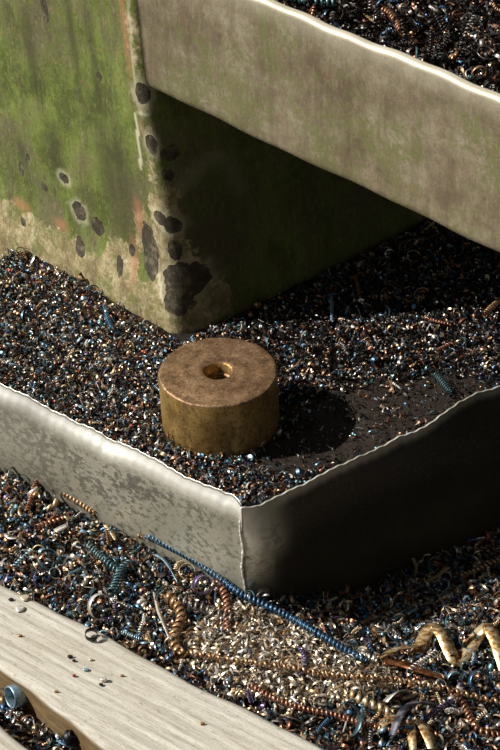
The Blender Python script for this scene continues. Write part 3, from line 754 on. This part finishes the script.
coil_px([(436, 355), (442, 352), (450, 348)], 1.8, 3, 1.7, 'copper', 'short copper coil on shaded shavings above the pale green spring', H=HT, lift=1.6)
coil_px([(484, 320), (492, 312), (503, 303)], 3.2, 3.6, 1.8, 'bronze', 'rusty coil at the right edge under the upper tray', H=HT, lift=1.4)
coil_px([(422, 236), (428, 231), (434, 226)], 1.6, 3, 1.7, 'straw', 'tiny straw-coloured coil just below the upper tray edge', H=HT, lift=1.6)
coil_px([(331, 300), (332, 312), (332, 325)], 1.8, 3.2, 1.8, 'sky', 'short pale blue coil behind the brass disc in the shade', H=HT, lift=1.6)
coil_px([(355, 282), (358, 290), (360, 300)], 1.8, 3.2, 1.8, 'copper', 'short reddish coil in the shade at the foot of the column', H=HT, lift=1.6)
coil_px([(290, 5), (310, 10), (335, 12)], 4, 5, 2.6, 'teal', 'dark teal coil lying in the upper tray near its front rim', H=HU, lift=1.6)
coil_px([(372, 12), (390, 22), (402, 40)], 3.4, 5, 2.6, 'copper', 'dark coppery coil curving in the upper tray', H=HU, lift=1.6)
# wide gold ribbon winding in and out
ribbon_px([(416, 658), (430, 641), (441, 647), (453, 664), (461, 664), (476, 645), (486, 641), (495, 652), (506, 677)], 14, 'goldribbon', 'wide gold ribbon of swarf winding in zigzags toward the right edge', lift=[6, 17, 18, 8, 6, 9, 18, 16, 8], side=.1, wend=(.9, 1, 1), th=.0006)
ribbon_px([(378, 665), (395, 659), (412, 656), (428, 650)], 10, 'goldribbon', 'flat gold ribbon end lying left of the winding gold ribbon', lift=9, arch=4, side=.4)
ribbon_px([(384, 669), (402, 674), (422, 681), (444, 686)], 11, 'brownribbon', 'flat brown strip of swarf below the gold ribbon end', lift=10, arch=4, side=.2, wend=(.8, 1, .6))
ribbon_px([(377, 736), (388, 730), (402, 724)], 11, 'goldribbon', 'short pale gold ribbon left of the slate ribbon', lift=10, arch=3, side=.2)
ribbon_px([(410, 728), (411, 740), (413, 757)], 9, 'goldribbon', 'narrow gold ribbon running off the bottom edge', lift=9, arch=3, side=-.2)
ribbon_px([(417, 728), (424, 738), (432, 757)], 11, 'goldribbon', 'broad gold ribbon running off the bottom edge, right of the narrow one', lift=10, arch=3, side=.2)
ribbon_px([(392, 748), (400, 732), (412, 720), (434, 716)], 11, 'darkribbon', 'curved slate-grey ribbon over the gold ribbons at the bottom', lift=16, arch=6, side=.5)
ribbon_px([(424, 588), (436, 582), (447, 573)], 7, 'straw', 'frayed flat straw-coloured chip in the shade of the tray', lift=8, side=.4, wend=(.35, .8, 1.2))
ribbon_px([(438, 600), (444, 610), (450, 620)], 5, 'silver', 'straight white sliver standing in dark blue shavings', lift=8, side=.5)
ribbon_px([(392, 627), (402, 621)], 6, 'sky', 'bright pale blue chip left of its twin, in dark shavings', lift=10, side=.3, wend=(1, 1, 1))
ribbon_px([(407, 621), (417, 615)], 6, 'sky', 'bright pale blue chip right of its twin, in dark shavings', lift=10, side=.3, wend=(1, 1, 1))
ribbon_px([(155, 600), (158, 615), (161, 626), (170, 645)], 5, 'silver', 'curved silver ribbon left of the fat bronze coil', lift=10, arch=5, side=.6)
ribbon_px([(156, 560), (166, 570), (178, 590)], 8, 'sky', 'twisted pale blue ribbon in front of the pale tray wall', lift=8, arch=4, side=.3, twist=1.2)
ribbon_px([(56, 537), (68, 531)], 8, 'silver', 'small white flat chip near the left part of the pale tray wall', lift=8, side=.1, wend=(.9, 1, .8), name='metal_flake')
ribbon_px([(106, 530), (112, 537), (117, 546)], 6, 'straw', 'pale straw chip leaning below the pale tray wall', lift=7, side=.4, wend=(1, 1, .6), name='metal_flake')
ribbon_px([(5, 539), (12, 543), (18, 543)], 7, 'silver', 'whitish flat chip at the left edge of the ground shavings', lift=7, side=.3, name='metal_flake')
ribbon_px([(284, 722), (292, 728), (303, 730)], 14, 'grey', 'crumpled grey scrap against the plank edge', lift=8, arch=5, side=.4, twist=.8)
ribbon_px([(385, 707), (396, 702), (408, 699)], 14, 'silver', 'crumpled bright scrap behind the slate ribbon', lift=7, arch=5, side=.6, twist=.6)
ribbon_px([(318, 296), (332, 290), (347, 297)], 6, 'teal', 'curved teal hook-shaped shaving in the shade behind the brass disc', H=HT, lift=7, arch=5, side=.6)
ribbon_px([(328, 298), (338, 296)], 7, 'sky', 'bright turquoise chip under the teal hook', H=HT, lift=4, side=.3, name='metal_flake')
ribbon_px([(412, 248), (425, 243), (441, 236)], 2.5, 'copper', 'thin brown sliver at the foot of the shade under the upper tray', H=HT, lift=5, side=.4)
ribbon_px([(364, 20), (370, 24), (375, 29)], 6, 'goldribbon', 'orange-gold chip lying in the upper tray', H=HU, lift=6, side=.3, name='metal_flake')
# curls and rings
ring_px(84, 282, 5.5, 5, 'bronze', 'rusty ring-shaped curl in the tray at the foot of the column', H=HT, tilt=(.3, .2, 0), lift=2)
ring_px(397, 641, 9, 1.6, 'teal', 'thin wire ring lying in dark blue shavings', tilt=(.25, .1, 0), ang=6.5, lift=7)
ring_px(345, 735, 15, 8, 'teal', 'large dark blue curl beside the lower right plank end', tilt=(.9, .35, .3), ang=4.6, lift=2, start=3.6)
ring_px(50, 568, 11, 5, 'teal', 'large teal curl near the upper left plank edge', tilt=(.4, .2, .2), lift=4, ang=5.2)
ring_px(43, 588, 8, 5, 'violet', 'shiny violet curl touching the upper left plank edge', tilt=(.7, .4, 0), lift=4)
ring_px(56, 581, 6, 3.5, 'silver', 'small bright curl right of the violet curl', tilt=(.3, .4, 0), lift=5)
ring_px(203, 596, 9, 7, 'violet', 'dark violet-blue curl left of the copper coil', tilt=(1.2, .3, .4), lift=4)
ring_px(188, 580, 8, 3.5, 'straw', 'straw-coloured curl in front of the pale tray wall', tilt=(.4, .1, 0), lift=7, ang=4.4)
ring_px(170, 610, 13, 2.2, 'teal', 'thin teal arc crossing the curved silver ribbon', tilt=(.3, -.2, 0), lift=12, ang=3.0, start=.6)
ring_px(24, 490, 7, 4, 'dark', 'black curl at the left end of the pale tray wall', tilt=(.8, .2, 0), lift=4)
ring_px(15, 480, 6, 4, 'teal', 'dark teal curl at the left edge under the tray wall', tilt=(.5, .4, 0), lift=4)
ring_px(102, 619, 12, 7, 'silver', 'shiny silver curl overhanging the plank edge', tilt=(1.1, .15, .5), lift=4, ang=4.4, start=.3)
ring_px(267, 608, 12, 9, 'dark', 'black domed curl at the foot of the dark tray wall', tilt=(1.2, .2, .2), lift=2, ang=4)
ring_px(455, 632, 10, 3.5, 'teal', 'dark teal ring curl above the winding gold ribbon', tilt=(.5, .3, 0), lift=4)
ring_px(424, 605, 11, 2, 'teal', 'thin dark arc in the shade left of the white sliver', tilt=(.5, -.2, 0), lift=6, ang=3.6)
ring_px(468, 648, 9, 4, 'blue', 'dark blue curl behind the winding gold ribbon', tilt=(.7, .2, 0), lift=3)
ring_px(480, 690, 11, 6, 'blue', 'blue curl below the winding gold ribbon at right', tilt=(.8, .5, 0), lift=3, ang=4)
ring_px(455, 685, 7, 7, 'sky', 'pale blue curl right of the brown flat strip', tilt=(1.0, .2, 0), lift=4, ang=3.4)
ring_px(414, 262, 8, 1.6, 'straw', 'thin straw-coloured ring on the shavings under the upper tray', H=HT, tilt=(.4, .2, 0), lift=4, ang=4.5)
ring_px(422, 300, 8, 1.8, 'straw', 'thin straw arc on shaded shavings right of the column', H=HT, tilt=(.4, -.3, 0), lift=4, ang=3.2)
ring_px(405, 34, 11, 2, 'dark', 'black wiry ring lying in the upper tray', H=HU, tilt=(.3, .2, 0), lift=4)
ring_px(486, 62, 8, 1.8, 'grey', 'grey wiry ring at the right of the upper tray', H=HU, tilt=(.3, .2, 0), lift=4)

# bits lying on the plank
HP = lambda x, y: np.asarray(ZP+.0008)
def disc_px(x, y, r, mat, label, th=.0012, H=HP, name='metal_flake', sq=1.0):
    c = hit(x, y, H); n = 18; a = np.linspace(0, 2*math.pi, n, endpoint=False); rad = r*PX*(1+.08*np.sin(3*a+x)+.05*np.sin(5*a))
    ring = lambda k, z: np.stack([k*rad*np.cos(a), sq*k*rad*np.sin(a), np.full(n, z)], 1)
    V = np.vstack([ring(.92, 0), ring(1, th*.4), ring(.9, th), ring(.5, th*.9)]); Q = [tuple(range(n))[::-1], tuple(range(3*n, 4*n))]
    Q += [(i*n+k, i*n+(k+1) % n, (i+1)*n+(k+1) % n, (i+1)*n+k) for i in range(3) for k in range(n)]
    return single(name, V+c, Q, CH[mat], label, 'metal shaving')
disc_px(20, 609, 4.6, 'silver', 'round white flake on the plank near its upper left end')
disc_px(25, 598, 4.6, 'tan', 'pale round flake at the plank edge above the round white flake')
disc_px(11, 600, 2.6, 'dark', 'small black chip on the plank left of the pale flakes', sq=.7)
disc_px(20, 636, 2.2, 'bronze', 'small brown chip on the plank below the round white flake', sq=.6)
disc_px(70, 657, 2.6, 'dark', 'black crumb in the middle of the plank', sq=.7)
disc_px(74, 661, 1.8, 'dark', 'smaller black crumb just below the black crumb on the plank', sq=.7)
disc_px(86, 670, 3.0, 'sky', 'pale blue flake in the middle of the plank', sq=.6)
disc_px(74, 676, 1.8, 'red', 'reddish crumb on the plank left of the pale blue flake', sq=.7)
disc_px(91, 660, 1.8, 'tan', 'tan crumb on the plank above the pale blue flake', sq=.7)
disc_px(104, 681, 3.0, 'silver', 'white curled crumb on the plank right of the pale blue flake', sq=.7, th=.003)
disc_px(101, 685, 2.0, 'dark', 'dark crumb touching the white curled crumb on the plank', sq=.7)
disc_px(56, 692, 2.2, 'bronze', 'brown splinter chip near the lower edge of the plank', sq=.45)
disc_px(122, 676, 2.0, 'bronze', 'tiny brown chip on the plank right of the white curled crumb', sq=.5)
disc_px(202, 724, 2.4, 'bronze', 'brown chip on the plank near the bottom edge of the photo', sq=.6)
ring_px(92, 638, 6, 5, 'dark', 'small dark ring-shaped curl sitting on the plank edge', H=HP, tilt=(.15, .1, 0), ang=6.2, lift=0, hz=.05)
# in the gap between the planks
def lathe_px(x, y, prof, mat, label, tilt, H=HG, name='steel_ring', lift=0, cat='metal offcut'):
    from mathutils import Euler
    c = hit(x, y, H); n = 28; a = np.linspace(0, 2*math.pi, n, endpoint=False); V = []
    for r, z in prof: V.append(np.stack([r*PX*np.cos(a), r*PX*np.sin(a), np.full(n, z*PX)], 1))
    k_ = len(prof); V = np.vstack(V); Q = [(i*n+k, i*n+(k+1) % n, ((i+1) % k_)*n+(k+1) % n, ((i+1) % k_)*n+k) for i in range(k_) for k in range(n)]
    M = np.array(Euler(tilt).to_matrix()); V = V@M.T+c; V[:, 2] += c[2]-V[:, 2].min()+lift*PX
    return single(name, V, Q, mat, label, cat)
lathe_px(25, 707, [(10.4, 0), (11, .8), (11, 13), (10.4, 14), (9.6, 14), (9.2, 13), (9.2, 1), (9.6, 0)], CH['sky'], 'shiny pale blue steel ring lying in the gap between the planks', (1.35, 0, -1.0), lift=7)
lathe_px(72, 747, [(2, 0), (7, 0), (8, 1), (8, 8), (7, 9), (5, 9.5), (5, 14), (2, 15)], M_INK, 'black stepped bolt head in the gap between the planks', (.4, .3, 0), lift=7, name='bolt', cat='bolt')
ring_px(3, 703, 6, 5, 'blue', 'dark blue curl left of the steel ring between the planks', tilt=(.9, .2, 0), lift=3)
ribbon_px([(58, 744), (66, 748), (74, 752)], 7, 'blue', 'blue chip left of the black bolt head', lift=6, side=.3, name='metal_flake')
coil_px([(12, 712), (20, 720), (30, 728)], 2.6, 4, 2, 'silver', 'small silver coil between the planks below the steel ring', lift=1.4)
ring_px(38, 712, 5, 3, 'bronze', 'small bronze curl between the planks right of the steel ring', tilt=(.5, .2, 0), lift=3)

# ---- the many look-alike single shavings
SOLID = dict(curl=[tp_curl(.05, n=16) for _ in range(10)], coil=[tp_coil(.03, per=10) for _ in range(8)], flake=[tp_flake(.06) for _ in range(8)])
BIG = dict(coil=[tp_coil(.016, turns=tn, r=rr_, per=12) for tn, rr_ in ((7, .12), (9, .1), (6, .15), (8, .11))])
NAMES = dict(curl='curled_shaving', coil='coiled_shaving', flake='metal_flake')
PROTO = {}
def crowd(kind, pts, s0, s1, pal, place, plural_place, lib=SOLID, size_word='small'):
    ks = list(pal); pw = np.array(list(pal.values()), float); pw /= pw.sum(); Rm = rotm(len(pts)); lib_ = lib[kind]
    from mathutils import Matrix as MM
    for i, p in enumerate(pts):
        k = ks[rng.choice(len(ks), p=pw)]; j = int(rng.integers(len(lib_))); key = (id(lib), kind, j, k)
        s = rng.uniform(s0, s1); tv, tq = lib_[j]
        Rr = Rm[i]
        if key not in PROTO:
            o = link(NAMES[kind], make_mesh(NAMES[kind], tv, tq, CH[k])); PROTO[key] = o
        else:
            o = PROTO[key].copy(); COL.objects.link(o)
        zmin = float((tv@Rr.T)[:, 2].min())*s
        m4 = MM.Identity(4)
        for a in range(3):
            for b in range(3): m4[a][b] = Rr[a, b]*s
        m4.translation = Vector((p[0], p[1], p[2]-zmin+.0004))
        o.matrix_world = m4
        noun = dict(curl='curled shaving', coil='coiled shaving', flake='flake')[kind]
        tag(o, f'{size_word} {CNAME[k]} {noun} lying loose {place}', 'metal shaving', f'{CNAME[k]} {noun}s {plural_place}')
vis = lambda p: p[in_frame(p, -2)]
pg = dict(pal_gr); pg['dark'] = 14
g_place = 'among the ground shavings below the tray'; g_pl = 'on the ground below the tray'
ng = lambda p: ~is_tan(p)
crowd('curl', vis(samp_ground(520, ng))[:150]+[0, 0, .002], .005, .011, pg, g_place, g_pl)
crowd('coil', vis(samp_ground(340, ng))[:110]+[0, 0, .002], .008, .017, pg, g_place, g_pl, BIG)
crowd('flake', vis(samp_ground(300, ng))[:110]+[0, 0, .002], .004, .008, pg, g_place, g_pl)
crowd('curl', vis(samp_ground(120, is_gap))[:16]+[0, 0, .002], .004, .008, pg, 'in the gap between the planks', 'between the planks')
t_place = 'on the bed of shavings in the lower tray'; t_pl = 'in the lower tray'
crowd('curl', vis(samp_tray(300))[:75]+[0, 0, .0012], .004, .0065, pal_tray, t_place, t_pl)
crowd('coil', vis(samp_tray(180))[:60]+[0, 0, .0012], .006, .012, pal_tray, t_place, t_pl, BIG)
crowd('flake', vis(samp_tray(400))[:150]+[0, 0, .0012], .003, .0056, pal_tray, t_place, t_pl)
u_pl = 'in the upper tray'
pu_ = up_pts(4000); pu_ = pu_[in_frame(pu_, -2)]
crowd('curl', pu_[:30]+[0, 0, .002], .006, .011, pal_up, 'on the black shavings in the upper tray', u_pl)
crowd('coil', pu_[60:95]+[0, 0, .002], .010, .02, pal_up, 'on the black shavings in the upper tray', u_pl, BIG)

# ------------------------------------------------------------------ light
SUN_AZ, SUN_EL = 178, 40
ld = bpy.data.lights.new('sun', 'SUN'); ld.energy = 5.5; ld.angle = math.radians(.8); ld.color = (1, .965, .915)
lo = bpy.data.objects.new('sun', ld); COL.objects.link(lo)
d = -np.array([math.cos(math.radians(SUN_AZ))*math.cos(math.radians(SUN_EL)), math.sin(math.radians(SUN_AZ))*math.cos(math.radians(SUN_EL)), math.sin(math.radians(SUN_EL))])
lo.rotation_euler = Vector(d).to_track_quat('-Z', 'Y').to_euler(); lo.location = (-1, .5, 2)
w = bpy.data.worlds.new('world'); S.world = w; w.use_nodes = True; nt = w.node_tree
bg = nt.nodes['Background']; tc = nt.nodes.new('ShaderNodeTexCoord')
dp = nt.nodes.new('ShaderNodeVectorMath'); dp.operation = 'DOT_PRODUCT'; nt.links.new(tc.outputs['Generated'], dp.inputs[0])
dp.inputs[1].default_value = unit([-.8, .5, .55])
rp = nt.nodes.new('ShaderNodeValToRGB'); nt.links.new(dp.outputs['Value'], rp.inputs[0])
e = rp.color_ramp.elements; e[0].position = .0; e[0].color = (.095, .095, .09, 1); e[1].position = 1; e[1].color = (1.1, 1.15, 1.2, 1)
k = e.new(.45); k.color = (.2, .208, .215, 1); k = e.new(.8); k.color = (.5, .55, .6, 1)
nt.links.new(rp.outputs[0], bg.inputs[0]); bg.inputs[1].default_value = .8
vs = S.view_settings; S.display_settings.display_device = 'sRGB'
vs.view_transform = 'Standard'; vs.look = 'None'; vs.exposure = 0; vs.gamma = 1; vs.use_curve_mapping = False
